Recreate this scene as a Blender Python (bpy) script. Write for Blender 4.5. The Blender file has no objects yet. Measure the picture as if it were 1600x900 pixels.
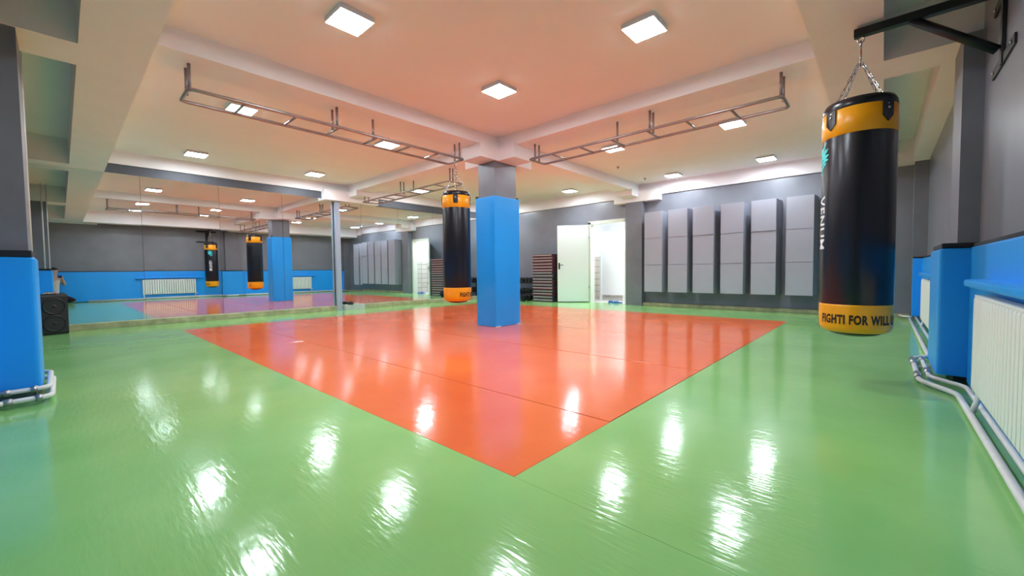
import bpy, bmesh, math, random
from mathutils import Vector, Matrix
random.seed(7)
PI = math.pi
scene = bpy.context.scene
C = scene.collection

# ------------------------------------------------------------------ camera, world, exposure
F_PX, YAW, PITCH, ROLL, CAM_H = 638.78, math.radians(42.231), math.radians(2.333), math.radians(0.647), 0.88
fw = Vector((math.cos(YAW)*math.cos(PITCH), math.sin(YAW)*math.cos(PITCH), -math.sin(PITCH)))
r0 = Vector((math.sin(YAW), -math.cos(YAW), 0)); u0_ = r0.cross(fw)
rt = math.cos(ROLL)*r0 - math.sin(ROLL)*u0_
up = math.sin(ROLL)*r0 + math.cos(ROLL)*u0_
cam_d = bpy.data.cameras.new('camera'); cam = bpy.data.objects.new('camera', cam_d); C.objects.link(cam)
cam_d.sensor_width = 36.0; cam_d.lens = 36.0*F_PX/1600.0; cam_d.clip_start = 0.01; cam_d.clip_end = 100
cam.matrix_world = Matrix(((rt.x, up.x, -fw.x, 0), (rt.y, up.y, -fw.y, 0), (rt.z, up.z, -fw.z, CAM_H), (0, 0, 0, 1)))
scene.camera = cam
world = bpy.data.worlds.new('world'); scene.world = world; world.use_nodes = True
world.node_tree.nodes['Background'].inputs[0].default_value = (0.6, 0.7, 0.9, 1)
world.node_tree.nodes['Background'].inputs[1].default_value = 0.05
vs = scene.view_settings
vs.view_transform = 'Standard'; vs.look = 'None'; vs.gamma = 1.0; vs.exposure = 0.0; vs.use_curve_mapping = False
LIGHT = 124.0          # emission of the ceiling panels

# ------------------------------------------------------------------ materials
def lin(c):
    return tuple(((v/255)/12.92 if v/255 <= 0.04045 else ((v/255+0.055)/1.055)**2.4) for v in c) + (1.0,)
MATS = {}
def mat(name, rgb, rough=0.5, metal=0.0, var=0.0, vscale=6.0, bump=0.0, bscale=60.0, spec=0.5, coat=0.0, stretch=None, emit=0.0, detail=4.0):
    m = bpy.data.materials.new(name); m.use_nodes = True
    nt = m.node_tree; b = nt.nodes['Principled BSDF']
    b.inputs['Base Color'].default_value = lin(rgb)
    b.inputs['Roughness'].default_value = rough; b.inputs['Metallic'].default_value = metal
    b.inputs['Specular IOR Level'].default_value = spec; b.inputs['Coat Weight'].default_value = coat
    b.inputs['Coat Roughness'].default_value = 0.08
    if emit:
        b.inputs['Emission Color'].default_value = (0.84, 0.93, 1.0, 1); b.inputs['Emission Strength'].default_value = emit
    if var or bump:
        tc = nt.nodes.new('ShaderNodeNewGeometry'); mp = nt.nodes.new('ShaderNodeMapping')
        nt.links.new(tc.outputs['Position'], mp.inputs['Vector'])
        if stretch: mp.inputs['Scale'].default_value = stretch
    if var:
        n = nt.nodes.new('ShaderNodeTexNoise'); n.inputs['Scale'].default_value = vscale; n.inputs['Detail'].default_value = detail
        nt.links.new(mp.outputs[0], n.inputs['Vector'])
        r = nt.nodes.new('ShaderNodeMapRange'); r.inputs['From Min'].default_value = 0.3; r.inputs['From Max'].default_value = 0.7
        r.inputs['To Min'].default_value = 1-var; r.inputs['To Max'].default_value = 1+var
        nt.links.new(n.outputs['Fac'], r.inputs['Value'])
        mx = nt.nodes.new('ShaderNodeMix'); mx.data_type = 'RGBA'; mx.blend_type = 'MULTIPLY'; mx.inputs['Factor'].default_value = 1
        mx.inputs['A'].default_value = lin(rgb)
        nt.links.new(r.outputs[0], mx.inputs['B']); nt.links.new(mx.outputs['Result'], b.inputs['Base Color'])
    if bump:
        n2 = nt.nodes.new('ShaderNodeTexNoise'); n2.inputs['Scale'].default_value = bscale; n2.inputs['Detail'].default_value = 3
        nt.links.new(mp.outputs[0], n2.inputs['Vector'])
        bp = nt.nodes.new('ShaderNodeBump'); bp.inputs['Strength'].default_value = bump; bp.inputs['Distance'].default_value = 0.01
        nt.links.new(n2.outputs['Fac'], bp.inputs['Height']); nt.links.new(bp.outputs[0], b.inputs['Normal'])
    MATS[name] = m
    return m

def vinyl(name, rgb, rgb2, rough=0.11, bump=1.0):
    """glossy vinyl floor cover: mottled colour, fine wrinkles running across the roll, scuffs in the gloss"""
    m = mat(name, rgb, rough, spec=0.5); nt = m.node_tree; b = nt.nodes['Principled BSDF']; L = nt.links.new
    g = nt.nodes.new('ShaderNodeNewGeometry')
    n = nt.nodes.new('ShaderNodeTexNoise'); n.inputs['Scale'].default_value = 1.4; n.inputs['Detail'].default_value = 6
    L(g.outputs['Position'], n.inputs['Vector'])
    mx = nt.nodes.new('ShaderNodeMix'); mx.data_type = 'RGBA'; mx.inputs['A'].default_value = lin(rgb); mx.inputs['B'].default_value = lin(rgb2)
    rr = nt.nodes.new('ShaderNodeMapRange'); rr.inputs['From Min'].default_value = 0.32; rr.inputs['From Max'].default_value = 0.68
    L(n.outputs['Fac'], rr.inputs['Value']); L(rr.outputs[0], mx.inputs['Factor']); L(mx.outputs['Result'], b.inputs['Base Color'])
    # wrinkles: short waves, long along the other axis, patchy
    mp = nt.nodes.new('ShaderNodeMapping'); mp.inputs['Scale'].default_value = (48, 8, 5); mp.inputs['Rotation'].default_value = (0, 0, math.radians(8))
    L(g.outputs['Position'], mp.inputs['Vector'])
    w = nt.nodes.new('ShaderNodeTexNoise'); w.inputs['Scale'].default_value = 1.0; w.inputs['Detail'].default_value = 2
    L(mp.outputs[0], w.inputs['Vector'])
    pn = nt.nodes.new('ShaderNodeTexNoise'); pn.inputs['Scale'].default_value = 0.9; L(g.outputs['Position'], pn.inputs['Vector'])
    fine = nt.nodes.new('ShaderNodeTexNoise'); fine.inputs['Scale'].default_value = 14; fine.inputs['Detail'].default_value = 1
    L(g.outputs['Position'], fine.inputs['Vector'])
    mu = nt.nodes.new('ShaderNodeMath'); mu.operation = 'MULTIPLY'; L(w.outputs['Fac'], mu.inputs[0]); L(pn.outputs['Fac'], mu.inputs[1])
    ad = nt.nodes.new('ShaderNodeMath'); ad.operation = 'MULTIPLY_ADD'; ad.inputs[1].default_value = 0.3
    L(fine.outputs['Fac'], ad.inputs[0]); L(mu.outputs[0], ad.inputs[2])
    bp = nt.nodes.new('ShaderNodeBump'); bp.inputs['Strength'].default_value = bump; bp.inputs['Distance'].default_value = 0.0017
    L(ad.outputs[0], bp.inputs['Height']); L(bp.outputs[0], b.inputs['Normal'])
    sc = nt.nodes.new('ShaderNodeTexNoise'); sc.inputs['Scale'].default_value = 3.2; sc.inputs['Detail'].default_value = 8; sc.inputs['Roughness'].default_value = 0.7
    L(g.outputs['Position'], sc.inputs['Vector'])
    r2 = nt.nodes.new('ShaderNodeMapRange'); r2.inputs['From Min'].default_value = 0.3; r2.inputs['From Max'].default_value = 0.75
    r2.inputs['To Min'].default_value = rough*0.75; r2.inputs['To Max'].default_value = rough*1.5
    L(sc.outputs['Fac'], r2.inputs['Value']); L(r2.outputs[0], b.inputs['Roughness'])
    return m

def tiles(name, rgb, grout, sx, sz):
    m = mat(name, rgb, 0.25); nt = m.node_tree; b = nt.nodes['Principled BSDF']
    g = nt.nodes.new('ShaderNodeNewGeometry'); sp = nt.nodes.new('ShaderNodeSeparateXYZ'); cb = nt.nodes.new('ShaderNodeCombineXYZ')
    nt.links.new(g.outputs['Position'], sp.inputs[0])
    ad = nt.nodes.new('ShaderNodeMath'); ad.operation = 'ADD'
    nt.links.new(sp.outputs['X'], ad.inputs[0]); nt.links.new(sp.outputs['Y'], ad.inputs[1])
    nt.links.new(ad.outputs[0], cb.inputs['X']); nt.links.new(sp.outputs['Z'], cb.inputs['Y'])
    t = nt.nodes.new('ShaderNodeTexBrick'); t.offset = 0.0; t.inputs['Scale'].default_value = 1.0
    t.inputs['Brick Width'].default_value = sx; t.inputs['Row Height'].default_value = sz; t.inputs['Mortar Size'].default_value = 0.012
    t.inputs['Color1'].default_value = lin(rgb); t.inputs['Color2'].default_value = lin([c*0.93 for c in rgb]); t.inputs['Mortar'].default_value = lin(grout)
    nt.links.new(cb.outputs[0], t.inputs['Vector']); nt.links.new(t.outputs['Color'], b.inputs['Base Color'])
    return m

m_green = vinyl('green_vinyl', (134, 194, 112), (150, 206, 124))
m_orange = vinyl('orange_vinyl', (240, 108, 58), (246, 120, 66))
m_under = mat('dark_underlay', (34, 30, 26), 0.8)
m_ceil = mat('white_ceiling_paint', (240, 238, 236), 0.85, var=0.015, vscale=2, bump=0.04, bscale=120)
m_beam = mat('white_beam_paint', (242, 240, 242), 0.75, var=0.02, vscale=3)
m_grey = mat('charcoal_wall_paint', (126, 128, 138), 0.30, spec=0.85, var=0.10, vscale=2.2, bump=0.03, bscale=35, detail=6)
m_greycol = mat('charcoal_column_paint', (120, 122, 132), 0.38, var=0.09, vscale=3.0, bump=0.04, bscale=40, detail=6)
m_blackband = mat('black_trim', (26, 26, 32), 0.5)
m_darkband = mat('slate_band_paint', (84, 88, 98), 0.5, var=0.05)
m_blue = mat('blue_vinyl_padding', (36, 164, 255), 0.30, var=0.05, vscale=2, bump=0.22, bscale=5, stretch=(1, 1, 0.35))
m_white = mat('white_enamel', (236, 238, 236), 0.35)
m_pipe = mat('white_pipe', (226, 226, 224), 0.4, var=0.05, vscale=12)
m_foil = mat('foil_sleeve', (170, 172, 176), 0.32, metal=0.9, bump=0.5, bscale=60)
m_mirror = mat('silvered_glass', (228, 236, 238), 0.0, metal=1.0)
m_edge = mat('glass_edge', (120, 150, 146), 0.2)
m_plinth = mat('stained_stone_skirting', (168, 166, 128), 0.7, var=0.3, vscale=7, bump=0.4, bscale=25, detail=7)
m_steel = mat('bare_steel_tube', (158, 150, 150), 0.32, metal=0.75, var=0.12, vscale=9)
m_post = mat('pale_steel_post', (168, 180, 198), 0.4, metal=0.2)
m_chrome = mat('chrome_chain', (200, 200, 205), 0.22, metal=1.0)
m_blackmetal = mat('black_painted_steel', (20, 20, 26), 0.4, bump=0.1, bscale=40)
m_bagblack = mat('black_bag_vinyl', (19, 20, 30), 0.27, bump=0.25, bscale=9, stretch=(1, 1, 0.4))
m_bagyel = mat('yellow_bag_vinyl', (246, 166, 14), 0.3, var=0.04, vscale=8, bump=0.15, bscale=14)
m_print = mat('black_print', (44, 20, 8), 0.5)
m_wprint = mat('white_print', (225, 228, 232), 0.5)
m_turq = mat('turquoise_print', (62, 214, 214), 0.5)
m_diff = mat('lit_diffuser', (255, 255, 255), 0.4, emit=LIGHT)
m_house = mat('light_housing', (214, 220, 228), 0.4)
m_cab = mat('grey_cabinet_laminate', (168, 171, 186), 0.28, var=0.02, vscale=3)
m_cabside = mat('grey_cabinet_carcass', (156, 158, 172), 0.4)
m_door = mat('mint_white_door_paint', (226, 238, 234), 0.3)
m_frame = mat('cream_frame_paint', (226, 232, 218), 0.35)
m_black = mat('matt_black', (16, 16, 18), 0.5)
m_spk = mat('black_speaker_plastic', (17, 17, 20), 0.42, bump=0.1, bscale=150)
m_cone = mat('speaker_cone', (30, 30, 33), 0.6)
m_tile = tiles('beige_tile', (226, 218, 206), (170, 160, 150), 0.3, 0.2)
m_wash = mat('washroom_white', (246, 246, 246), 0.6)
m_washfloor = mat('washroom_floor', (200, 196, 190), 0.4, var=0.1)
m_matr = mat('maroon_mat_cover', (92, 52, 62), 0.5, var=0.1, vscale=9)
m_matg = mat('charcoal_mat_cover', (62, 62, 68), 0.5, var=0.1, vscale=9)
m_stripe = mat('pale_mat_stripe', (226, 214, 216), 0.5)
m_rubber = mat('black_rubber', (20, 20, 22), 0.4)
m_slip = mat('blue_slipper_foam', (70, 120, 190), 0.6)
m_skin = mat('skin', (206, 160, 138), 0.5, var=0.04)
m_hair = mat('dark_hair', (34, 28, 26), 0.7, bump=0.6, bscale=90)
m_shirt = mat('pale_grey_shirt', (206, 198, 192), 0.85, var=0.06, vscale=9, bump=0.2, bscale=30)
m_trous = mat('black_trousers', (24, 24, 32), 0.85, bump=0.2, bscale=30)
m_phone = mat('dark_blue_phone', (40, 36, 84), 0.25)
m_eye = mat('eye_white', (235, 235, 235), 0.3)
m_lip = mat('lip', (176, 110, 100), 0.5)

# ------------------------------------------------------------------ mesh helpers
class MB:
    def __init__(s): s.v = []; s.f = []; s.sm = []
    def add(s, vs_, fs, smooth=False):
        o = len(s.v); s.v += [tuple(v) for v in vs_]; s.f += [tuple(i+o for i in f) for f in fs]; s.sm += [smooth]*len(fs); return s
    def box(s, x0, x1, y0, y1, z0, z1, bev=0.0, R=None, T=None):
        if bev <= 0:
            vv = [(x, y, z) for z in (z0, z1) for y in (y0, y1) for x in (x0, x1)]
            ff = [(0, 2, 3, 1), (4, 5, 7, 6), (0, 1, 5, 4), (2, 6, 7, 3), (0, 4, 6, 2), (1, 3, 7, 5)]
        else:
            bm = bmesh.new(); bmesh.ops.create_cube(bm, size=1)
            for v in bm.verts: v.co = ((x0+x1)/2+v.co.x*(x1-x0), (y0+y1)/2+v.co.y*(y1-y0), (z0+z1)/2+v.co.z*(z1-z0))
            bmesh.ops.bevel(bm, geom=bm.edges[:], offset=bev, segments=2, affect='EDGES', profile=0.6)
            bm.verts.index_update(); vv = [tuple(v.co) for v in bm.verts]; ff = [tuple(v.index for v in f.verts) for f in bm.faces]; bm.free()
        if R is not None: vv = [tuple(R @ Vector(v)) for v in vv]
        if T is not None: vv = [tuple(Vector(v)+Vector(T)) for v in vv]
        return s.add(vv, ff)
    def tube(s, path, r, n=10, closed=False, cap=True):
        P = [Vector(p) for p in path]; k = len(P); rings = []; t0 = None; nrm = None
        for i in range(k):
            if closed: t = (P[(i+1) % k]-P[i-1]).normalized()
            else: t = (P[min(i+1, k-1)]-P[max(i-1, 0)]).normalized()
            if nrm is None:
                a = Vector((0, 0, 1)) if abs(t.z) < 0.9 else Vector((1, 0, 0)); nrm = t.cross(a).normalized()
            else:
                nrm = (nrm - t*nrm.dot(t)).normalized()
            bi = t.cross(nrm); rr = r[i] if isinstance(r, (list, tuple)) else r
            rings.append([P[i]+nrm*math.cos(2*PI*j/n)*rr+bi*math.sin(2*PI*j/n)*rr for j in range(n)])
        vv = [v for ring in rings for v in ring]; ff = []
        for i in range(k if closed else k-1):
            a = i*n; b = ((i+1) % k)*n
            for j in range(n): ff.append((a+j, b+j, b+(j+1) % n, a+(j+1) % n))
        s.add([tuple(v) for v in vv], ff, True)
        if cap and not closed:
            o = len(s.v)-len(vv)
            s.f.append(tuple(o+j for j in range(n))); s.sm.append(False)
            s.f.append(tuple(o+(k-1)*n+j for j in reversed(range(n)))); s.sm.append(False)
        return s
    def lathe(s, prof, n=32, T=(0, 0, 0), R=None, cap=True):
        vv = []; ff = []
        for (r, z) in prof:
            for j in range(n):
                v = Vector((r*math.cos(2*PI*j/n), r*math.sin(2*PI*j/n), z))
                if R is not None: v = R @ v
                vv.append(tuple(v+Vector(T)))
        for i in range(len(prof)-1):
            for j in range(n): ff.append((i*n+j, i*n+(j+1) % n, (i+1)*n+(j+1) % n, (i+1)*n+j))
        s.add(vv, ff, True)
        if cap:
            o = len(s.v)-len(vv); k = len(prof)
            if prof[0][0] > 1e-4: s.f.append(tuple(o+j for j in reversed(range(n)))); s.sm.append(False)
            if prof[-1][0] > 1e-4: s.f.append(tuple(o+(k-1)*n+j for j in range(n))); s.sm.append(False)
        return s
    def mesh(s, name, m):
        me = bpy.data.meshes.new(name); me.from_pydata(s.v, [], s.f); me.polygons.foreach_set('use_smooth', s.sm); me.update()
        bm = bmesh.new(); bm.from_mesh(me); bmesh.ops.recalc_face_normals(bm, faces=bm.faces[:]); bm.to_mesh(me); bm.free()
        if m: me.materials.append(m)
        return me
    def build(s, name, m, parent=None, **kw):
        return link(name, s.mesh(name, m), parent, **kw)

def link(name, me, parent=None, loc=None, rot=None, label=None):
    o = bpy.data.objects.new(name, me); C.objects.link(o)
    if parent is not None: o.parent = parent
    if loc is not None: o.location = loc
    if rot is not None: o.rotation_euler = rot
    if label: o['label'] = label
    return o
def thing(name, label, cat, loc=(0, 0, 0), rz=0.0, group=None):
    o = bpy.data.objects.new(name, None); C.objects.link(o); o.empty_display_size = 0.1
    o.location = loc; o.rotation_euler = (0, 0, rz); return tag(o, label, cat, group)
def tag(o, label, cat, group=None):
    o['label'] = label; o['category'] = cat
    if group: o['group'] = group
    return o
def struct(o): o['kind'] = 'structure'; return o
def bx(name, m, x0, x1, y0, y1, z0, z1, parent=None, bev=0.0): return MB().box(x0, x1, y0, y1, z0, z1, bev).build(name, m, parent)
def arc(c, r, a0, a1, n, plane='xy', z=0):
    return [(c[0]+r*math.cos(a0+(a1-a0)*i/n), c[1]+r*math.sin(a0+(a1-a0)*i/n), z) for i in range(n+1)]
def fillet(pts, r, n=5):
    """round the corners of a polyline"""
    P = [Vector(p) for p in pts]; out = [P[0]]
    for i in range(1, len(P)-1):
        a = (P[i-1]-P[i]); b = (P[i+1]-P[i]); d = min(r, a.length*0.45, b.length*0.45)
        A = P[i]+a.normalized()*d; B = P[i]+b.normalized()*d
        for k in range(n+1):
            t = k/n; out.append((1-t)**2*A+2*t*(1-t)*P[i]+t*t*B)
    out.append(P[-1]); return out

# ------------------------------------------------------------------ room
X0, X1, Y0, Y1, ZC = -0.45, 9.85, -0.53, 9.72, 3.0
ZB, ZS = 2.82, 2.62        # beam underside, soffit / capital underside
MU0, MU1, MV0, MV1 = 1.272, 8.06, 1.156, 8.31     # orange field

floor = struct(bx('floor', m_under, X0-0.2, X1+0.2, Y0-0.2, Y1+0.2, -0.16, -0.012))
G = 0.003
def panel(m, x0, x1, y0, y1, g=G):
    bx('mat_panel', m, x0+g, x1-g, y0+g, y1-g, -0.012, 0.0, floor, bev=0.0025 if m is m_orange else 0.0008)
XS = [MU0, 2.11, 3.69, 5.27, 6.85, MU1]
for i in range(len(XS)-1):
    if i == 0:
        panel(m_orange, XS[0], XS[1], MV0, 5.60, 0.0015); panel(m_orange, XS[0], XS[1], 5.60, MV1, 0.0015)
    else:
        panel(m_orange, XS[i], XS[i+1], MV0, MV1, 0.006 if i < 3 else 0.003)
panel(m_green, X0, MU0, Y0, 3.9, 0.0005); panel(m_green, X0, MU0, 3.9, Y1, 0.0005)
panel(m_green, MU0, 5.4, Y0, MV0, 0.0005); panel(m_green, 5.4, X1, Y0, MV0, 0.0005)
panel(m_green, MU0, 5.0, MV1, Y1, 0.0005); panel(m_green, 5.0, X1, MV1, Y1, 0.0005)
panel(m_green, MU1, X1, MV0, MV1, 0.0005)

struct(bx('ceiling', m_ceil, X0-0.2, X1+0.2, Y0-0.2, Y1+0.2, ZC, ZC+0.15))
struct(bx('wall_left', m_grey, X0-0.2, X1+0.2, Y1, Y1+0.15, -0.16, ZC))        # behind the mirrors
struct(bx('wall_right', m_grey, X0-0.2, X1+0.2, Y0-0.15, Y0, -0.16, ZC))       # radiator side
struct(bx('wall_near', m_grey, X0-0.15, X0, Y0, Y1, -0.16, ZC))
DY0, DY1, DH = 4.90, 6.02, 2.19         # doorway
wb = MB(); wb.box(X1, X1+0.15, Y0, DY0, -0.16, ZC); wb.box(X1, X1+0.15, DY1, Y1, -0.16, ZC); wb.box(X1, X1+0.15, DY0, DY1, DH, ZC)
struct(wb.build('wall_far', m_grey))

# beams and soffits
def beam(*b, m=m_beam, bev=0.0): return struct(bx('ceiling_beam', m, *b, bev=bev))
BU0, BU1, BV0, BV1 = 4.74, 5.16, 4.545, 4.97
e = 0.001
beam(0.55, X1, BV0, BV1, ZB, ZC); beam(BU0, BU1, BV1, Y1, ZB, ZC); beam(BU0, BU1, 0.45, BV0, ZB, ZC)
# cross shaped capital over the middle pillar
cp = MB(); cp.box(4.30, 5.50, 4.51, 4.93, ZS, ZB+0.01); cp.box(4.69, 5.11, 4.18, 4.51, ZS, ZB+0.01); cp.box(4.69, 5.11, 4.93, 5.30, ZS, ZB+0.01)
struct(cp.build('ceiling_capital', m_beam))
# perimeter soffits with cross stubs (open coffers between)
so = MB(); so.box(0.15, 0.55, 0.45, Y1, ZS, ZC); so.box(X0, 0.15, 4.50, 4.96, ZS, ZC); so.box(X0, 0.15, 9.36, Y1, ZS, ZC); so.box(X0, 0.15, Y0, 0.9, ZS, ZC)
struct(so.build('ceiling_soffit', m_beam))
sc_ = MB(); sc_.box(0.15, X1, 0.03, 0.45, ZS, ZC); sc_.box(4.74, 5.19, Y0, 0.03, ZS, ZC); sc_.box(9.50, X1, Y0, 0.03, ZS, ZC); sc_.box(0.15, 0.9, Y0, 0.03, ZS, ZC)
sc_.box(5.19, 9.50, Y0, -0.34, ZS+0.02, ZC)
struct(sc_.build('ceiling_soffit', m_beam))
# edge beams along the mirror wall and the door wall, with capitals
beam(0.55, X1, 9.66, Y1, 2.78, ZC); beam(9.80, X1, 0.45, 9.66, 2.71, ZC)
hm = MB(); hm.box(4.13, 5.47, 9.50, Y1, 2.585, ZB); hm.box(BU0-0.03, BU1-0.03, 9.15, 9.50, 2.70, ZB+0.01)
struct(hm.build('ceiling_capital', m_beam))
hb = MB(); hb.box(9.64, X1, 4.00, 5.17, 2.57, ZB); hb.box(9.3, 9.64, BV0-0.03, BV1-0.03, 2.68, ZB+0.01)
struct(hb.build('ceiling_capital', m_beam))
struct(bx('trim_1', m_darkband, 0.55, 4.13, 9.695, Y1, 2.62, 2.78)); struct(bx('trim_2', m_darkband, 5.47, X1, 9.695, Y1, 2.60, 2.78))

# skirtings
struct(bx('baseboard_left', m_plinth, X0, X1, 9.60, Y1, 0, 0.10, bev=0.006))
struct(bx('baseboard_far', m_plinth, 9.72, X1, -0.35, 4.42, 0, 0.07, bev=0.006))
struct(bx('baseboard_far', m_plinth, 9.76, X1, 6.10, 9.6, 0, 0.06, bev=0.006))

# columns against the walls
struct(bx('column_right', m_greycol, 4.62, 5.12, Y0, -0.417, 0, ZS))
struct(bx('column_near', m_greycol, X0, -0.15, 4.52, 4.94, 0, ZS))
struct(bx('column_corner', m_greycol, 9.55, X1, Y0, -0.36, 0, ZS))
struct(bx('column_far', m_greycol, 9.65, X1, 4.42, 4.85, 0, 2.57))
struct(bx('column_middle', m_greycol, 4.63, 5.14, 4.55, 4.915, 0, ZS))

# ------------------------------------------------------------------ padding
def padding(name, label, boxes, bev=0.02, trim=None):
    t = thing(name, label, 'padding')
    for b in boxes: bx('cover', m_blue, *b, parent=t, bev=bev)
    if trim:
        for b in trim: bx('top_strip', m_blackband, *b, parent=t, bev=0.004)
    return t
def sleeve(name, label, x0, x1, y0, y1, gx0, gx1, gy0, gy1, z0, z1, open_side=None, strip=0.0):
    """padded jacket round a column, open on the wall side"""
    t = thing(name, label, 'padding', ((x0+x1)/2, (y0+y1)/2, 0))
    cx, cy = (x0+x1)/2, (y0+y1)/2
    def ring(ins, c, za, zb):
        O = [(x0+ins, y0+ins), (x1-ins, y0+ins), (x1-ins, y1-ins), (x0+ins, y1-ins)]; I = [(gx0-.002, gy0-.002), (gx1+.002, gy0-.002), (gx1+.002, gy1+.002), (gx0-.002, gy1+.002)]
        if open_side == 'y-': order = [0, 3, 2, 1]; I[0] = (gx0-.002, y0); I[1] = (gx1+.002, y0); O[0] = (x0+ins, y0); O[1] = (x1-ins, y0)
        elif open_side == 'x-': order = [0, 1, 2, 3]; I[0] = (x0, gy0-.002); I[3] = (x0, gy1+.002); O[0] = (x0, y0+ins); O[3] = (x0, y1-ins)
        else: order = [0, 1, 2, 3]
        closed = open_side is None; po = []; pi = []
        for j, q in enumerate(order):
            if not closed and j in (0, 3): po.append(O[q]); pi.append(I[q]); continue
            P = Vector(O[q]); A = Vector(O[order[j-1]]); B = Vector(O[order[(j+1) % 4]])
            a_ = P+(A-P).normalized()*c; b_ = P+(B-P).normalized()*c
            for k in range(5):
                tt = k/4; v = (1-tt)**2*a_+2*tt*(1-tt)*P+tt*tt*b_; po.append((v.x, v.y)); pi.append(I[q])
        n = len(po); mb = MB(); lev = [(0.0, za), (0.0, zb-c*0.6), (c*0.25, zb-c*0.15), (c*0.6, zb)]
        vv = []
        for (d, z) in lev: vv += [((p[0]+(q[0]-p[0])*min(1, d/0.05))-cx, (p[1]+(q[1]-p[1])*min(1, d/0.05))-cy, z) for p, q in zip(po, pi)]
        vv += [(q[0]-cx, q[1]-cy, zb) for q in pi] + [(q[0]-cx, q[1]-cy, za) for q in pi]
        L = len(lev)+2; ff = []
        for r in range(L):
            for i in range(n if closed else n-1):
                j = (i+1) % n; ff.append((r*n+i, r*n+j, ((r+1) % L)*n+j, ((r+1) % L)*n+i))
        if not closed:
            ff.append(tuple(r*n for r in range(L))); ff.append(tuple(r*n+n-1 for r in reversed(range(L))))
        mb.add(vv, ff); return mb
    ring(0, 0.03, z0, z1).build('cover', m_blue, t)
    if strip: ring(0.014, 0.01, z1+0.001, z1+strip).build('top_strip', m_blackband, t)
    return t
pp = sleeve('column_padding', 'tall glossy blue padding wrapped round the free standing middle pillar', 4.585, 5.182, 4.509, 4.956, 4.63, 5.14, 4.55, 4.915, 0.004, 2.07)
for (a, b) in ((-0.275, 0.20), (0.285, -0.17)):
    bx('clip', m_black, a-0.018, a+0.018, b-0.018, b+0.018, 2.06, 2.10, pp, bev=0.004)
bx('base_strip', m_white, -0.31, -0.20, -0.236, -0.2255, 0.002, 0.012, pp); bx('base_strip', m_white, 0.2, 0.31, -0.236, -0.2255, 0.002, 0.012, pp)
sleeve('column_padding', 'blue padding round the wall column between the two radiators', 4.46, 5.20, Y0, -0.31, 4.62, 5.12, Y0, -0.417, 0.06, 1.02, 'y-', 0.035)
sleeve('column_padding', 'blue padding round the near wall column with white pipes at its foot', X0, -0.118, 4.42, 5.00, X0, -0.15, 4.52, 4.94, 0.085, 1.02, 'x-', 0.045)
padding('wall_padding', 'blue wall padding behind the closest radiator', [(X0+0.05, 4.46, Y0+e, -0.47, 0.02, 1.02), (1.80, 3.75, -0.47, -0.37, 0.755, 0.80)], 0.014, [(X0+0.05, 4.46, Y0+e, -0.485, 1.02, 1.045)])
padding('wall_padding', 'blue wall padding behind the radiator beyond the column', [(5.20, 9.55, Y0+e, -0.47, 0.02, 1.02), (6.2, 8.15, -0.47, -0.37, 0.755, 0.80)], 0.014, [(5.20, 9.55, Y0+e, -0.485, 1.02, 1.045)])
padding('wall_padding', 'blue padding on the far corner column beside the radiator', [(9.50, 9.549, Y0+e, -0.36, 0.06, 1.02)], 0.012, [(9.505, 9.549, Y0+e, -0.365, 1.02, 1.045)])
padding('wall_padding', 'blue wall padding before the near wall column', [(X0+e, X0+0.045, 1.0, 4.42, 0.09, 1.02)], 0.014)
padding('wall_padding', 'blue wall padding between the near wall column and the mirrors', [(X0+e, X0+0.045, 5.0, 9.55, 0.09, 1.02)], 0.014)

# ------------------------------------------------------------------ radiators and pipes
def radiator(label, x0, n):
    t = thing('radiator', label, 'radiator', (x0, -0.39, 0), group='white radiators on the padded wall')
    p = 0.068; L = n*p
    fin = MB().box(0.006, p-0.006, -0.05, 0, 0.17, 0.70, 0.012).mesh('fin', m_white)
    for i in range(n): link('fin', fin, t, (i*p, 0, 0))
    bx('back_panel', m_white, 0, L, -0.06, -0.05, 0.17, 0.70, t); bx('top_grille', m_white, 0, L, -0.06, -0.004, 0.70, 0.715, t, bev=0.004)
    for s in (0.03, L-0.03): MB().tube(fillet([(s, -0.03, 0.18), (s, -0.03, 0.12), (s, -0.008, 0.035)], 0.03), 0.014, 10).build('feed_pipe', m_pipe, t)
    MB().lathe([(0.0, 0), (0.02, 0), (0.022, 0.04), (0.014, 0.05), (0, 0.05)], 12, (L+0.02, -0.03, 0.14)).build('valve', m_white, t)
radiator('white ribbed radiator closest to the camera under a blue ledge', 1.98, 23)
radiator('white ribbed radiator beyond the padded wall column', 6.40, 23)
def pipe(label, path, r=0.024, cuts=()):
    o = thing('heating_pipe', label, 'pipe', path[0], group=None)
    r *= 0.72
    T = Vector(path[0]); P = [Vector(p)-T for p in path]
    MB().tube(fillet(P, 0.07), r, 12).build('tube', m_pipe, o)
    for (a, b) in cuts:
        MB().tube([Vector(a)-T, Vector(b)-T], r+0.007, 12).build('foil_sleeve', m_foil, o)
    return o
pipe('outer white heating pipe along the padded wall floor, bending round the column', [(0.6, -0.40, 0.025), (4.0, -0.385, 0.025), (4.30, -0.215, 0.03), (5.30, -0.215, 0.03), (5.5, -0.335, 0.03), (9.35, -0.335, 0.03)], cuts=[((4.36, -0.215, 0.03), (4.56, -0.215, 0.03)), ((4.98, -0.215, 0.03), (5.25, -0.215, 0.03))])
pipe('inner white heating pipe close to the radiators, bending round the column', [(0.6, -0.45, 0.05), (4.15, -0.44, 0.05), (4.38, -0.272, 0.05), (5.26, -0.272, 0.05), (5.45, -0.41, 0.05), (9.42, -0.41, 0.05)], r=0.02, cuts=[((4.5, -0.272, 0.05), (4.66, -0.272, 0.05)), ((5.08, -0.272, 0.05), (5.22, -0.272, 0.05))])
pipe('white pipe bent in front of the far corner column padding', [(9.36, -0.36, 0.06), (9.42, -0.25, 0.06), (9.62, -0.22, 0.06)], r=0.02)
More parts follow.
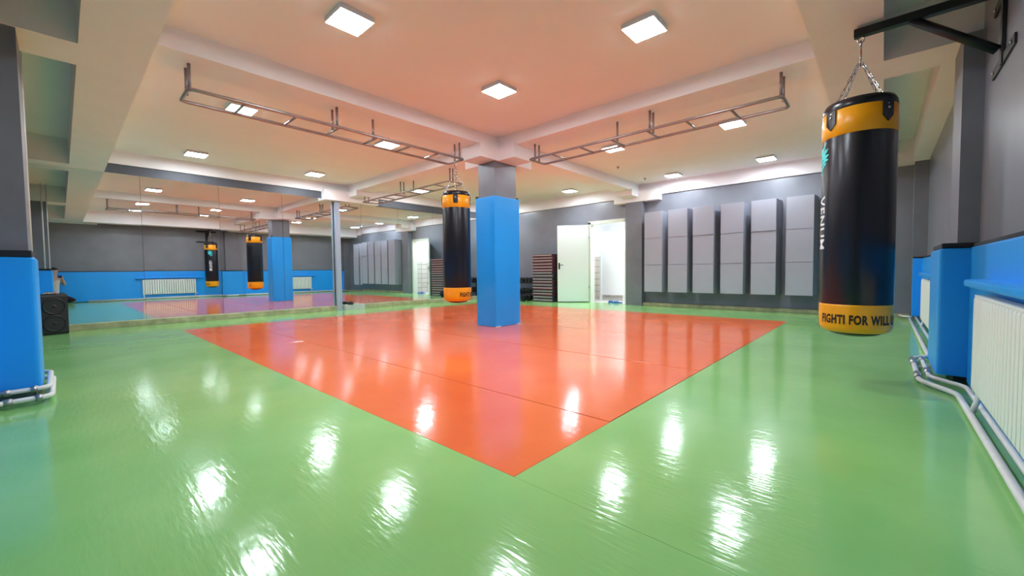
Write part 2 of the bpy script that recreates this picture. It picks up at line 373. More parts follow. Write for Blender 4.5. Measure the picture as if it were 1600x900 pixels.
pipe('lower white pipe wrapped round the foot of the near wall column', [(-0.36, 3.6, 0.045), (-0.33, 4.28, 0.045), (-0.075, 4.31, 0.045), (-0.075, 5.12, 0.045), (-0.35, 5.15, 0.045)], cuts=[((-0.29, 4.285, 0.045), (-0.25, 4.29, 0.045)), ((-0.15, 4.30, 0.045), (-0.12, 4.304, 0.045))])
pipe('upper white pipe wrapped round the foot of the near wall column', [(-0.38, 3.6, 0.10), (-0.36, 4.34, 0.10), (-0.085, 4.36, 0.10), (-0.085, 5.09, 0.10), (-0.35, 5.10, 0.10)], r=0.022, cuts=[((-0.30, 4.345, 0.10), (-0.26, 4.347, 0.10)), ((-0.17, 4.354, 0.10), (-0.14, 4.356, 0.10))])
pipe('upright white pipe rising behind the near wall column', [(-0.155, 5.10, 1.06), (-0.155, 5.10, ZC)], r=0.014)
pipe('second upright pipe behind the near wall column, closer to the wall', [(-0.23, 5.13, 1.06), (-0.23, 5.13, ZC)], r=0.018)

# ------------------------------------------------------------------ mirrors
YMIR = 9.685
def mirror(label, xs, tilts, z1=2.62):
    t = thing('wall_mirror', label, 'mirror', (xs[0], YMIR, 0))
    for i in range(len(xs)-1):
        w = xs[i+1]-xs[i]-0.004; h = z1-0.10
        bm = MB().box(-w/2, w/2, 0, 0.006, -h/2, h/2)
        me = bm.mesh('mirror_pane', m_edge); me.materials.append(m_mirror)
        for p in me.polygons:
            if p.normal.y < -0.9: p.material_index = 1
        a, b = tilts[i % len(tilts)]
        link('mirror_pane', me, t, ((xs[i]+xs[i+1])/2-xs[0], 0, 0.10+h/2), (math.radians(a), 0, math.radians(b)))
mirror('mirror panes on the wall from the loudspeaker to the steel post', [X0+0.005, 0.99, 2.135, 3.278, 4.385], [(0.0, 0.05), (0.04, 0.08), (0.0, 0.30), (0.03, 0.26)])
mirror('mirror panes on the wall from the steel post to the dumbbell corner', [4.51, 5.085, 6.128, 7.272, 8.42, 9.61], [(-0.05, 0.35), (0.12, 0.06), (0.1, 0.05), (0.1, 0.0), (0.0, 0.0)], 2.585)
t = thing('steel_post', 'pale steel post standing against the mirrors', 'post', (4.445, 9.60, 0))
bx('shaft', m_post, -0.055, 0.055, -0.03, 0.05, 0, 2.585, t, bev=0.004); bx('base_plate', m_post, -0.08, 0.08, -0.05, 0.0, 0, 0.03, t, bev=0.004)
t = thing('concrete_block', 'pale flat block on the floor beside the steel post', 'block', (4.76, 9.53, 0))
bx('slab', mat('pale_concrete', (196, 200, 198), 0.7, var=0.1), -0.22, 0.27, -0.04, 0.06, 0, 0.125, t, bev=0.006)
MB().lathe([(0, 0), (0.07, 0.0), (0.075, 0.03), (0.05, 0.06), (0, 0.07)], 16, (-0.08, 0.0, 0.125)).build('dark_cap', m_black, t)

# ------------------------------------------------------------------ ceiling lights
LP = {}
def light(x, y, label):
    t = thing('ceiling_light', label, 'light', (x, y, ZC), group='square ceiling lights')
    link('housing', light.h, t); link('diffuser', light.d, t)
s = 0.145
light.h = MB().box(-s, s, -s, s, -0.042, -0.001, 0.004).mesh('housing', m_house)
light.d = MB().box(-s+0.006, s-0.006, -s+0.006, s-0.006, -0.0435, -0.0425).mesh('diffuser', m_diff)
light(1.69, 3.32, 'square ceiling light in the closest bay, beside the overhead ladder on the mirror side')
light(3.48, 1.575, 'square ceiling light in the closest bay, beside the overhead ladder on the radiator side')
light(3.485, 3.33, 'square ceiling light in the closest bay, nearest the middle pillar')
light(1.69, 1.60, 'square ceiling light directly overhead in the closest bay')
light(1.615, 6.06, 'square ceiling light seen through the near rungs of the ladder on the mirror side')
light(3.66, 6.04, 'square ceiling light seen through the far rungs of the ladder on the mirror side')
light(1.655, 8.87, 'square ceiling light over the mirrors, nearest the loudspeaker')
light(3.67, 8.90, 'square ceiling light over the mirrors, nearest the steel post')
light(6.60, 1.65, 'square ceiling light behind the near rungs of the ladder on the cabinet side')
light(6.46, 3.48, 'square ceiling light behind the far rungs of the ladder on the cabinet side')
light(9.12, 1.69, 'square ceiling light above the cabinets nearest the hanging corner bag')
light(9.22, 3.49, 'square ceiling light above the cabinets nearest the open door')
light(6.29, 8.85, 'square ceiling light by the mirrors behind the farthest overhead ladder')
light(9.05, 6.13, 'square ceiling light above the open white door')
light(6.35, 6.13, 'square ceiling light behind the middle pillar')
light(9.10, 8.85, 'square ceiling light above the far dumbbell corner')

# ------------------------------------------------------------------ overhead ladders
def ladder(label, loc, rz, L, Wd, rungs, hangers, flip=1):
    t = thing('overhead_ladder', label, 'ladder', loc, rz, group='steel overhead ladders under the ceiling beams')
    r = 0.0165; c = 0.05; pts = []
    for (cx, cy, a0) in ((c, c, PI), (L-c, c, 1.5*PI), (L-c, Wd-c, 0), (c, Wd-c, 0.5*PI)):
        pts += arc((cx, cy), c, a0, a0+PI/2, 5)
    MB().tube(pts, r, 10, closed=True).build('frame', m_steel, t)
    rg = MB().tube([(0, 0.01, 0), (0, Wd-0.01, 0)], 0.013, 10).mesh('rung', m_steel)
    for x in rungs: link('rung', rg, t, (x, 0, 0))
    hg = MB().tube([(0, 0, 0), (0, 0, ZB-2.57)], 0.014, 10)
    hg = hg.mesh('hanger', m_steel)
    for (x, y) in hangers: link('hanger', hg, t, (x, y, 0))
    return t
RU = [0.45, 0.93, 1.40, 1.89, 2.37, 2.84]
HG = [(0.02, 0.06), (0.02, 0.19), (1.40, 0.07), (1.40, 0.19), (1.89, 0.13), (3.26, 0.06), (3.26, 0.17)]
ladder('steel overhead ladder on the mirror side, carrying a punching bag at its end', (0.84, 4.70, 2.57), 0, 3.30, 0.38, RU, HG)
# second one: local x runs along world y, local y towards world +x (mirrored by swapping the order)
def ladder_y(label, x, y, L, rungs, hangers):
    t = ladder(label, (x, y, 2.57), PI/2, L, 0.38, rungs, [])
    for ch in t.children: pass
    hg = MB().tube([(0, 0, 0), (0, 0, ZB-2.57)], 0.014, 10).mesh('hanger', m_steel)
    for (a, b) in hangers: link('hanger', hg, t, (a, 0.38-b, 0))
ladder_y('steel overhead ladder on the cabinet side, hung under the beam', 5.21, 0.765, 3.24, [0.465, 0.935, 1.40, 1.88, 2.35, 2.83], [(0.02, 0.04), (0.02, 0.17), (1.38, 0.07), (1.38, 0.17), (1.85, 0.14), (3.22, 0.12), (3.22, 0.22)])
ladder_y('farthest steel overhead ladder, behind the hanging bag by the mirrors', 5.28, 6.02, 3.22, [0.45, 0.93, 1.40, 1.88, 2.35, 2.83], [(0.02, 0.06), (0.02, 0.13), (1.66, 0.05), (1.66, 0.13), (1.40, 0.2), (3.18, 0.04), (3.18, 0.14)])

# ------------------------------------------------------------------ punching bags
def text_mesh(name, s, size, offset, m, xs, fn):
    cu = bpy.data.curves.new(name, 'FONT'); cu.body = s; cu.size = size; cu.offset = offset; cu.fill_mode = 'BOTH' if cu.dimensions == '3D' else 'FRONT'
    cu.resolution_u = 3; cu.space_character = 1.12
    ob = bpy.data.objects.new(name, cu); C.objects.link(ob)
    dg = bpy.context.evaluated_depsgraph_get(); me = bpy.data.meshes.new_from_object(ob.evaluated_get(dg))
    bpy.data.objects.remove(ob); bpy.data.curves.remove(cu)
    bm = bmesh.new(); bm.from_mesh(me); bmesh.ops.triangulate(bm, faces=bm.faces[:])
    for _ in range(2):
        ed = [e_ for e_ in bm.edges if e_.calc_length() > size*0.25]
        if ed: bmesh.ops.subdivide_edges(bm, edges=ed, cuts=1); bmesh.ops.triangulate(bm, faces=bm.faces[:])
    for v in bm.verts: v.co = fn(v.co.x*xs, v.co.y)
    bm.to_mesh(me); bm.free(); me.name = name; me.materials.clear(); me.materials.append(m)
    for p in me.polygons: p.material_index = 0
    return me
RB = 0.212
def bag(label, loc, straps, text_a, logo_a=None, e_a=None, strap_round=False):
    t = thing('punching_bag', label, 'punching bag', loc, group='hanging punching bags')
    MB().lathe([(RB*0.98, 0.20), (RB*0.985, 0.205), (RB, 0.22), (RB*1.003, 0.8), (RB, 1.41), (RB*0.985, 1.425)], 48, cap=False).build('body', m_bagblack, t)
    MB().lathe([(RB*0.55, 0.0), (RB*0.80, 0.004), (RB*0.93, 0.016), (RB*0.995, 0.045), (RB*1.012, 0.10), (RB*1.012, 0.20), (RB*1.006, 0.208), (RB*0.97, 0.21)], 48).build('bottom_band', m_bagyel, t)
    MB().lathe([(0.0, -0.035), (RB*0.35, -0.03), (RB*0.6, -0.018), (RB*0.8, 0.003), (RB*0.78, 0.01)], 40).build('base', m_bagblack, t, label='dark domed underside')
    MB().lathe([(RB*0.97, 1.415), (RB*1.01, 1.42), (RB*1.015, 1.50), (RB*1.0, 1.60), (RB*0.97, 1.605)], 48, cap=False).build('top_band', m_bagyel, t)
    MB().lathe([(RB*0.965, 1.59), (RB*1.0, 1.605), (RB*0.985, 1.64), (RB*0.93, 1.665), (RB*0.7, 1.668), (0, 1.66)], 48, cap=False).build('collar', m_bagblack, t)
    # text round the lower band
    def cyl(a0, z0, r): return lambda x, y: Vector((r*math.cos(a0+x/r), r*math.sin(a0+x/r), z0+y))
    link('lettering', text_mesh('lettering', 'FIGHTI FOR WILL U', 0.086, 0.0040, m_print, 0.60, cyl(text_a, 0.075, RB*1.018)), t)
    if e_a is not None: link('lettering', text_mesh('lettering', 'E', 0.086, 0.0045, m_print, 0.62, cyl(e_a, 0.075, RB*1.018)), t)
    if logo_a is not None:
        r = RB*1.006
        link('side_lettering', text_mesh('side_lettering', 'VENUM', 0.125, 0.003, m_wprint, 0.95, lambda x, y: Vector((r*math.cos(logo_a+(y-0.045)/r), r*math.sin(logo_a+(y-0.045)/r), 1.005-x*0.92))), t)
        mb = MB(); n = 8
        for k in range(5):
            dz = (k-2)*0.036; wk = 0.078*math.sqrt(max(0.05, 1-(dz/0.095)**2)); vv = []
            for i in range(n+1):
                q = -1+2*i/n; hw = 0.0145*(1-0.75*abs(q)**3); ang = logo_a+q*wk/r; z = 1.285+dz+q*0.03+0.012*math.sin(q*3+k)
                for sg in (-1, 1): vv.append((r*1.002*math.cos(ang), r*1.002*math.sin(ang), z+sg*hw))
            mb.add(vv, [(2*i, 2*i+2, 2*i+3, 2*i+1) for i in range(n)])
        mb.build('emblem', m_turq, t)
    # straps, chains
    ring_z = 1.955
    lk = []
    for i in range(16):
        a = 2*PI*i/16; lk.append((0.0085*math.cos(a), 0, 0.014*math.sin(a)+(0.014 if math.sin(a) > 0 else -0.014)))
    link_me = MB().tube(lk, 0.0034, 6, closed=True).mesh('chain_link', m_chrome)
    for a in straps:
        R = Matrix.Rotation(a, 3, 'Z'); mb = MB(); r = RB*1.02; hw = 0.036
        pr = [(-hw, 1.60), (hw, 1.60), (hw, 1.505), (0, 1.465), (-hw, 1.505)] if not strap_round else [(-hw*0.8, 1.60), (hw*0.8, 1.60), (hw, 1.585), (hw, 1.50), (hw*0.8, 1.475), (-hw*0.8, 1.475), (-hw, 1.50), (-hw, 1.585)]
        k = len(pr); vv = [tuple(R @ Vector((rr*math.cos(y/r), rr*math.sin(y/r), z))) for rr in (r-0.006, r+0.006) for (y, z) in pr]
        mb.add(vv, [tuple(range(k)), tuple(reversed(range(k, 2*k)))]+[(i, (i+1) % k, k+(i+1) % k, k+i) for i in range(k)])
        st = mb.build('strap', m_bagblack, t)
        MB().lathe([(0, 0), (0.011, 0), (0.009, 0.005), (0, 0.006)], 12, R @ Vector((r+0.005, 0, 1.555)), R @ Matrix.Rotation(PI/2, 3, 'Y')).build('rivet', m_chrome, st)
        p0 = R @ Vector((RB*1.03, 0, 1.585)); p1 = R @ Vector((0.018, 0, ring_z-0.01))
        ch = thing_part('chain', t)
        d = p1-p0; n = 8; q = d.to_track_quat('Z', 'Y')
        for i in range(n):
            o = link('chain_link', link_me, ch, p0+d*((i+0.5)/n)); o.rotation_mode = 'QUATERNION'
            sc2 = d.length/n/0.050; o.rotation_quaternion = q @ Matrix.Rotation(PI/2*(i % 2), 3, 'Z').to_quaternion(); o.scale = (sc2*0.8, sc2*0.8, sc2*1.05)
    MB().tube([(0.026*math.cos(2*PI*i/20), 0.0, ring_z+0.024*math.sin(2*PI*i/20)) for i in range(20)], 0.0045, 8, closed=True).build('ring', m_chrome, t)
    hk = [(0.0, 0, ring_z+0.022), (0.022, 0, ring_z+0.035), (0.020, 0, ring_z+0.065), (-0.012, 0, ring_z+0.095), (-0.022, 0, ring_z+0.125), (-0.010, 0, ring_z+0.150), (0.012, 0, ring_z+0.155), (0.022, 0, ring_z+0.135)]
    MB().tube([(p[0]*1.35, p[1], p[2]) for p in fillet(hk, 0.02, 3)], 0.0062, 8).build('hook', m_chrome, t)
    MB().tube([(0.0, 0.018*math.cos(2*PI*i/16), ring_z+0.162+0.02*math.sin(2*PI*i/16)) for i in range(16)], 0.0045, 8, closed=True).build('shackle', m_chrome, t)
    return t
def thing_part(name, parent):
    o = bpy.data.objects.new(name, None); C.objects.link(o); o.parent = parent; return o
BX, BY = 3.95, 0.15
va = math.atan2(-BY, -BX)
bag('black and yellow punching bag hanging from the wall bracket near the radiators', (BX, BY, 0.405), [va+math.radians(d) for d in (-46, 44, 134, 224)], va-math.radians(60), va-math.radians(72), va-math.radians(150))
vb = math.atan2(-4.88, -4.12)
bag('black and yellow punching bag hanging beside the middle pillar from the ladder', (4.125, 4.885, 0.432), [vb+math.radians(d) for d in (-2, 88, 178, 268)], vb+math.radians(9), None, vb-math.radians(86), True)
# wall bracket
t = thing('wall_bracket', 'black steel wall bracket holding the corner punching bag', 'bracket', (BX, Y0, 2.545))
bx('arm', m_blackmetal, -0.028, 0.028, 0.005, 0.72, 0.0, 0.055, t, bev=0.004)
MB().tube([(0, 0.42, 0.01), (0, 0.03, -0.33)], 0.028, 4).build('brace', m_blackmetal, t)
bx('upright', m_blackmetal, -0.03, 0.03, 0.002, 0.02, -0.42, 0.06, t, bev=0.003)
bx('cross_plate', m_blackmetal, -0.32, 0.32, 0.001, 0.012, -0.42, -0.36, t, bev=0.003); bx('cross_plate', m_blackmetal, -0.32, 0.32, 0.001, 0.012, -0.01, 0.05, t, bev=0.003)
bolt = MB().lathe([(0, 0), (0.012, 0), (0.012, 0.008), (0, 0.01)], 6, (0, 0, 0), Matrix.Rotation(-PI/2, 3, 'X')).mesh('bolt', m_chrome)
for xx in (-0.26, 0.26):
    for zz in (-0.39, 0.02): link('bolt', bolt, t, (xx, 0.012, zz))

# ------------------------------------------------------------------ wall cabinets
CY = [(3.789, 4.209), (3.205, 3.658), (2.671, 3.095), (2.096, 2.536), (1.527, 1.964), (0.928, 1.379)]
NM = ['next to the doorway column', 'second from the doorway column', 'third from the doorway column', 'third from the corner bag', 'second from the corner bag', 'next to the corner bag']
for i, (a, b) in enumerate(CY):
    t = thing('wall_cabinet', 'tall grey wall cabinet with three stacked doors, ' + NM[i], 'cabinet', (X1-0.016, (a+b)/2, 0.36), math.radians(-3.5), group='grey wall cabinets')
    w = 0.435; dp = 0.425
    bx('body', m_cabside, -dp, -0.001, -w/2, w/2, 0, 1.88, t)
    for k, (z0, z1) in enumerate(((0.0, 0.626), (0.636, 1.253), (1.263, 1.88))):
        d = MB().box(-0.018, 0, -w/2, w/2, z0, z1, 0.0015).build('door', m_cab, t, loc=(-dp-0.002, 0, 0))
        d.rotation_euler = (0, random.uniform(-0.004, 0.006), 0)

# ------------------------------------------------------------------ door and washroom
d1 = thing('door_1', '', ''); del d1['label']; del d1['category']; struct(d1)
fr = MB(); fr.box(X1-0.03, X1+0.17, DY0-0.03, DY0+0.06, 0, DH+0.01); fr.box(X1-0.03, X1+0.17, DY1-0.05, DY1+0.03, 0, DH+0.01); fr.box(X1-0.03, X1+0.17, DY0-0.03, DY1+0.03, DH-0.05, DH+0.03)
fr.build('door_frame', m_frame, d1)
lf = bx('door_leaf', m_door, -0.02, 0.02, 0, 0.86, 0.02, 2.13, d1, bev=0.003)
lf.location = (X1-0.055, DY1-0.0, 0); lf.rotation_euler = (0, 0, math.radians(33))
h = MB(); h.box(-0.032, -0.02, 0.79, 0.83, 0.92, 1.10, 0.003); h.tube(fillet([(-0.03, 0.81, 1.04), (-0.065, 0.81, 1.04), (-0.068, 0.69, 1.04)], 0.015), 0.009, 8); h.build('handle', m_black, lf)
for z in (0.38, 1.75): MB().tube([(-0.028, -0.005, z), (-0.028, -0.005, z+0.11)], 0.009, 8).build('hinge', m_chrome, lf)
WX0, WX1, WY0, WY1, WH = X1+0.15, 12.2, 4.3, 6.9, 2.55
struct(bx('floor_washroom', m_washfloor, WX0-0.15, WX1, WY0, WY1, -0.16, -0.004))
struct(bx('ceiling_washroom', m_wash, WX0, WX1+0.1, WY0-0.1, WY1+0.1, WH, WH+0.1))
for nm, b in (('wall_washroom_far', (WX1, WX1+0.1, WY0-0.1, WY1+0.1)), ('wall_washroom_right', (WX0, WX1, WY0-0.1, WY0)), ('wall_washroom_left', (WX0, WX1, WY1, WY1+0.1))):
    o = struct(bx(nm, m_wash, *b, -0.16, WH))
    bb = list(b)
    if 'far' in nm: bb[0] -= 0.012
    elif 'right' in nm: bb[3] += 0.012
    else: bb[2] -= 0.012
    bx('tiling', m_tile, *bb, 0, 1.32, o)
t = thing('partition', 'white washroom partition panel seen through the doorway', 'partition', (10.75, 5.75, 0))
bx('panel', m_wash, 0, 0.03, -0.32, 0.42, 0.16, 2.0, t, bev=0.004); bx('post', m_white, -0.02, 0.05, 0.42, 0.48, 0, 1.3, t, bev=0.004); bx('foot', m_white, 0, 0.03, -0.32, -0.26, 0, 0.16, t)
t = thing('ceiling_light', 'round washroom ceiling light beyond the doorway', 'light', (10.45, 5.25, WH))
MB().lathe([(0, -0.07), (0.12, -0.065), (0.16, -0.02), (0.16, -0.001)], 24).build('globe', mat('washroom_lamp', (255, 255, 255), 0.4, emit=220), t)
def slipper(x, y, rz, label):
    t = thing('slipper', label, 'slipper', (x, y, 0.0), rz, group='slippers on the threshold')
    pr = [(-0.13, 0.028), (-0.10, 0.038), (0.0, 0.034), (0.08, 0.046), (0.125, 0.036), (0.14, 0.0)]
    out = [(a, b) for a, b in pr]+[(a, -b) for a, b in reversed(pr[:-1])]
    k = len(out); MB().add([(a, b, z) for z in (0.0, 0.028) for a, b in out], [tuple(reversed(range(k))), tuple(range(k, 2*k))]+[(i, (i+1) % k, k+(i+1) % k, k+i) for i in range(k)]).build('sole', m_slip, t)
    vv = []; n = 8
    for xx, hh in ((0.0, 0.055), (0.05, 0.058), (0.09, 0.045)):
        for i in range(n+1):
            a = PI*i/n; vv.append((xx, 0.046*math.cos(a), 0.026+hh*math.sin(a)*0.8))
    MB().add(vv, [(r*(n+1)+i, r*(n+1)+i+1, (r+1)*(n+1)+i+1, (r+1)*(n+1)+i) for r in range(2) for i in range(n)], True).build('strap', m_slip, t)
slipper(9.93, 5.22, 2.6, 'blue slipper on the door threshold nearest the column'); slipper(9.96, 5.40, 2.9, 'blue slipper on the door threshold farther from the column')

# ------------------------------------------------------------------ stacked exercise mats
ZL = [775, 735, 687, 645, 597, 555, 507, 465, 435, 375, 335, 288, 242, 195, 148, 103]
ORD = ['bottom', 'second', 'third', 'fourth', 'fifth', 'sixth', 'seventh', 'eighth', 'ninth', 'tenth', 'eleventh', 'twelfth', 'thirteenth', 'fourteenth', 'fifteenth', 'top']
zz = 0.0; zs_ = []
for i in range(16):
    th = 1.36/16
    red = i in (10, 11, 12, 13, 14, 15, 6, 4, 2)
    nm = ('maroon' if red else 'charcoal')
    lab = f'{nm} exercise mat, ' + (f'{ORD[i]} of the stack by the door' if i in (0, 15) else f'{ORD[i]} from the bottom of the stack by the door')
    t = thing('exercise_mat', lab, 'mat', (9.52+random.uniform(-0.01, 0.01), 7.245+random.uniform(-0.008, 0.008), zz), random.uniform(-0.01, 0.01), group='exercise mats stacked by the door')
    bx('cover', m_matr if red else m_matg, -0.24, 0.24, -0.355, 0.355, 0.0015, th-0.0015, t, bev=0.012)
    z0 = 0.05 + random.uniform(-0.008, 0.008)
    bx('stripe', m_stripe, -0.2435, 0.2435, -0.345, 0.345, z0, z0+0.014, t)
    zz += th

# ------------------------------------------------------------------ dumbbell rack
t = thing('dumbbell_rack', 'black steel two tier dumbbell rack against the far wall', 'rack', (9.55, 8.35, 0))
for y in (-0.72, 0.72):
    mb = MB(); mb.box(-0.20, 0.20, y-0.03, y+0.03, 0, 0.05, 0.006); mb.box(-0.02, 0.04, y-0.03, y+0.03, 0.05, 0.66, 0.006); mb.build('upright', m_blackmetal, t)
TIERS = (0.24, 0.56)
for z in TIERS:
    for x in (-0.13, 0.07): bx('rail', m_blackmetal, x-0.02, x+0.02, -0.72, 0.72, z-0.05, z, t, bev=0.004)
dk = 0
hexa = MB().lathe([(0.0, -0.045), (0.054, -0.05), (0.063, -0.04), (0.063, 0.04), (0.054, 0.05), (0, 0.045)], 6, R=Matrix.Rotation(PI/2, 3, 'Y')).mesh('head', m_rubber)
for p in hexa.polygons: p.use_smooth = False
hand = MB().lathe([(0.014, -0.07), (0.017, 0), (0.014, 0.07)], 10, R=Matrix.Rotation(PI/2, 3, 'Y')).mesh('handle', m_chrome)
def dumbbell(x, y, z, label, rz=0.0, sc=1.0):
    t = thing('dumbbell', label, 'dumbbell', (x, y, z), rz, group='black dumbbells')
    t.scale = (sc, sc, sc)
    link('head', hexa, t, (-0.09, 0, 0.064)); link('head', hexa, t, (0.09, 0, 0.064)); link('handle', hand, t, (0, 0, 0.064))
for ti, z in enumerate(TIERS):
    for k in range(11):
        y = 7.70+k*0.13
        pos = 'beside the mat stack' if k == 0 else ('nearest the mirror' if k == 10 else ORD[k]+' from the mat stack')
        dumbbell(9.53, y, z+0.002, f'black dumbbell on the {("lower", "upper")[ti]} rack tier, {pos}')
for k in range(4):
    y = 7.80+k*0.26
    dumbbell(9.22, y, 0.0, 'large black dumbbell on the floor under the rack, ' + ['beside the mat stack', 'second from the mat stack', 'second from the mirror', 'nearest the mirror'][k], 0.25*k, 1.5)

# ------------------------------------------------------------------ loudspeaker
t = thing('loudspeaker', 'black two cone loudspeaker standing on the floor in front of the mirror', 'speaker', (-0.125, 9.40, 0), math.radians(14))
bx('cabinet', m_spk, -0.155, 0.155, -0.14, 0.14, 0.0, 0.60, t, bev=0.02)
bx('front_grille', m_cone, -0.14, 0.14, -0.149, -0.139, 0.03, 0.58, t, bev=0.004)
for z in (0.17, 0.43):
    Rm = Matrix.Rotation(PI/2, 3, 'X')
    w_ = MB().lathe([(0.125, 0.0), (0.125, 0.012), (0.112, 0.016), (0.104, 0.006)], 32, (0, -0.148, z), Rm, cap=False).build('woofer', m_spk, t)
    MB().lathe([(0.104, 0.006), (0.06, -0.004), (0.04, -0.006), (0.035, 0.004), (0.0, 0.012)], 32, (0, -0.150, z), Rm).build('cone', m_cone, w_)
MB().tube(fillet([(-0.07, 0, 0.595), (-0.07, 0, 0.625), (0.07, 0, 0.625), (0.07, 0, 0.595)], 0.02), 0.01, 8).build('handle', m_chrome, t)

# small hooks left in the ceiling
for (x, y, l) in ((7.76, 4.07, 'small rusty ceiling hook above the cabinet side ladder'), (9.18, 4.13, 'small rusty ceiling hook near the doorway column')):
    o = MB().lathe([(0, 0), (0.03, 0), (0.03, -0.01), (0.012, -0.014), (0.012, -0.04), (0, -0.042)], 12).build('ceiling_hook', m_steel); o.location = (x, y, ZC); tag(o, l, 'hook')

# ------------------------------------------------------------------ the photographer (seen in the mirror), kneeling behind the camera
FH = Vector((math.cos(YAW), math.sin(YAW), 0)); RH = Vector((math.sin(YAW), -math.cos(YAW), 0))
def W(f, r, z):
    w = max(0.0, min(1.0, (-f-0.06)/0.15))
    return FH*(f+0.06*w) + RH*(r+0.05*w) + Vector((0, 0, z))
def skin(name, nodes, edges, m, parent, levels=2, root=0):
    me = bpy.data.meshes.new(name); me.from_pydata([W(*n[:3]) for n in nodes], edges, []); me.update()
    o = bpy.data.objects.new(name, me); C.objects.link(o); o.parent = parent
    md = o.modifiers.new('skin', 'SKIN'); md.use_smooth_shade = True
    for i, n in enumerate(nodes):
        rr = n[3]; me.skin_vertices[0].data[i].radius = rr if isinstance(rr, tuple) else (rr, rr)
    me.skin_vertices[0].data[root].use_root = True
    s_ = o.modifiers.new('sub', 'SUBSURF'); s_.levels = levels; s_.render_levels = levels
    me.materials.append(m); return o
person = thing('person', 'kneeling person in pale shirt and dark trousers holding up a phone, seen in the mirror', 'person', (0, 0, 0))
N = []; E_ = []
def node(f, r, z, rad, prev=None):
    N.append((f, r, z, rad)); i = len(N)-1
    if prev is not None: E_.append((prev, i))
    return i
pel = node(-0.33, 0, 0.27, 0.12); b1 = node(-0.33, 0, 0.42, 0.115, pel); b2 = node(-0.325, 0, 0.58, 0.125, b1); b3 = node(-0.315, 0, 0.72, 0.13, b2); b4 = node(-0.305, 0, 0.82, 0.085, b3)
nk = node(-0.295, 0, 0.90, 0.052, b4); hd0 = node(-0.275, 0, 0.965, 0.062, nk); hd1 = node(-0.265, 0, 1.03, 0.078, hd0); hd2 = node(-0.27, 0, 1.09, 0.080, hd1); hd3 = node(-0.275, 0, 1.13, 0.05, hd2)
for sg in (-1, 1):
    sh = node(-0.30, sg*0.165, 0.81, 0.055, b4); el = node(-0.20, sg*0.245, 0.60, 0.043, sh); fo = node(-0.14, sg*0.19, 0.70, 0.040, el); wr = node(-0.075, sg*0.125, 0.815, 0.027, fo)
    pm = node(-0.045, sg*0.098, 0.855, 0.030, wr)
    for k, (df, dr, dz, ln) in enumerate(((0.02, -0.012, 0.030, 1.0), (0.022, -0.016, 0.012, 1.06), (0.022, -0.016, -0.008, 1.0), (0.018, -0.012, -0.026, 0.85))):
        a = node(-0.045+df*0.55, sg*(0.098-0.002), 0.855+dz*0.9, 0.0095, pm); b = node(-0.045+df*1.35*ln, sg*(0.098+dr*0.8), 0.858+dz, 0.0088, a); node(-0.045+df*1.45*ln, sg*(0.098+dr*2.3*ln), 0.858+dz, 0.0078, b)
    a = node(-0.055, sg*0.078, 0.862, 0.0115, pm); node(-0.046, sg*0.055, 0.876, 0.009, a)
    hp = node(-0.30, sg*0.10, 0.22, 0.085, pel); th = node(-0.08, sg*0.20, 0.17, 0.075, hp); kn = node(0.12, sg*0.30+0.03, 0.085, 0.058, th)
    sn = node(-0.08, sg*0.20, 0.055, 0.048, kn); an = node(-0.32, sg*0.115, 0.05, 0.034, sn); hl = node(-0.385, sg*0.10, 0.048, 0.034, an); node(-0.43, sg*0.085, 0.035, 0.026, hl)
skin('body', N, E_, m_skin, person)
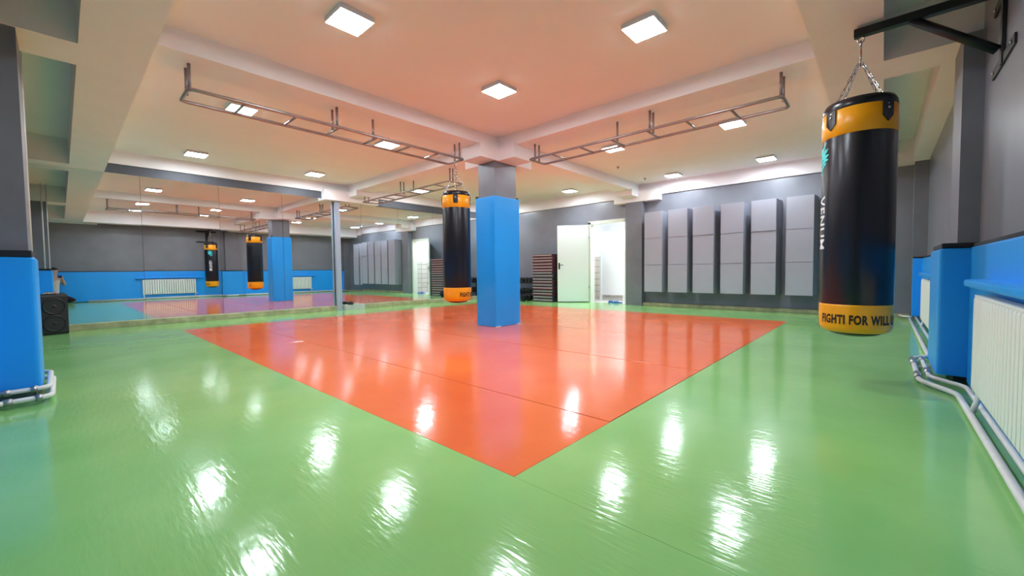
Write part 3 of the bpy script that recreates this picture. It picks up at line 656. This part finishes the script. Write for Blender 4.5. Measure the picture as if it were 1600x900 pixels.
# clothing
SN = [(-0.33, 0, 0.24, 0.145), (-0.33, 0, 0.42, 0.14), (-0.325, 0, 0.58, 0.148), (-0.315, 0, 0.72, 0.152), (-0.305, 0, 0.815, 0.105), (-0.298, 0, 0.862, 0.07)]
SE = [(0, 1), (1, 2), (2, 3), (3, 4), (4, 5)]
for sg in (-1, 1):
    k = len(SN); SN += [(-0.30, sg*0.17, 0.80, 0.075), (-0.24, sg*0.222, 0.68, 0.066)]; SE += [(4, k), (k, k+1)]
skin('shirt', SN, SE, m_shirt, person)
TN = [(-0.33, 0, 0.26, 0.15)]; TE = []
for sg in (-1, 1):
    k = len(TN); TN += [(-0.30, sg*0.11, 0.22, 0.105), (-0.08, sg*0.20, 0.175, 0.096), (0.12, sg*0.30+0.03, 0.095, 0.075), (-0.08, sg*0.20, 0.068, 0.062), (-0.30, sg*0.12, 0.055, 0.048)]
    TE += [(0, k), (k, k+1), (k+1, k+2), (k+2, k+3), (k+3, k+4)]
skin('trousers', TN, TE, m_trous, person)
# head details
HR = Matrix(((RH.x, FH.x, 0), (RH.y, FH.y, 0), (0, 0, 1)))      # local x right, y forward
def blob(name, f, r, z, sx, sy, sz, m, n=16):
    mb = MB(); mb.lathe([(math.sin(PI*i/10)*1.0, -math.cos(PI*i/10)) for i in range(11)], n, cap=False)
    mb.v = [tuple(W(f, r, z)+HR @ Vector((v[0]*sx, v[1]*sy, v[2]*sz))) for v in mb.v]
    return mb.build(name, m, person)
blob('nose', -0.183, 0, 1.035, 0.012, 0.018, 0.020, m_skin); blob('mouth', -0.196, 0, 0.995, 0.022, 0.008, 0.007, m_lip)
for sg in (-1, 1):
    blob('eye', -0.198, sg*0.030, 1.060, 0.012, 0.008, 0.007, m_eye); blob('ear', -0.275, sg*0.082, 1.045, 0.010, 0.018, 0.028, m_skin)
    blob('eyebrow', -0.195, sg*0.032, 1.078, 0.018, 0.008, 0.004, m_hair)
hmesh = MB(); hmesh.lathe([(math.sin(PI*i/20), math.cos(PI*i/20)) for i in range(11)], 20, cap=False)
hmesh.v = [tuple(W(-0.285, 0, 1.085)+HR @ Vector((v[0]*0.088, v[1]*0.098, v[2]*0.085-(0.03 if v[1] < 0 else 0)*(1-v[2])))) for v in hmesh.v]
hmesh.build('hair', m_hair, person)
ph = thing('phone', 'dark blue phone held up by the kneeling person in the mirror', 'phone', W(-0.022, 0, 0.868), YAW-PI/2)
bx('case', m_phone, -0.078, 0.078, -0.005, 0.004, -0.037, 0.037, ph, bev=0.003); bx('screen', m_black, -0.074, 0.074, -0.0062, -0.0048, -0.033, 0.033, ph)
for k in (-1, 1): MB().lathe([(0, 0.0), (0.007, 0.0), (0.007, 0.002), (0, 0.002)], 14, (-0.055, 0.004, 0.012*k+0.01), Matrix.Rotation(-PI/2, 3, 'X')).build('lens', m_black, ph)
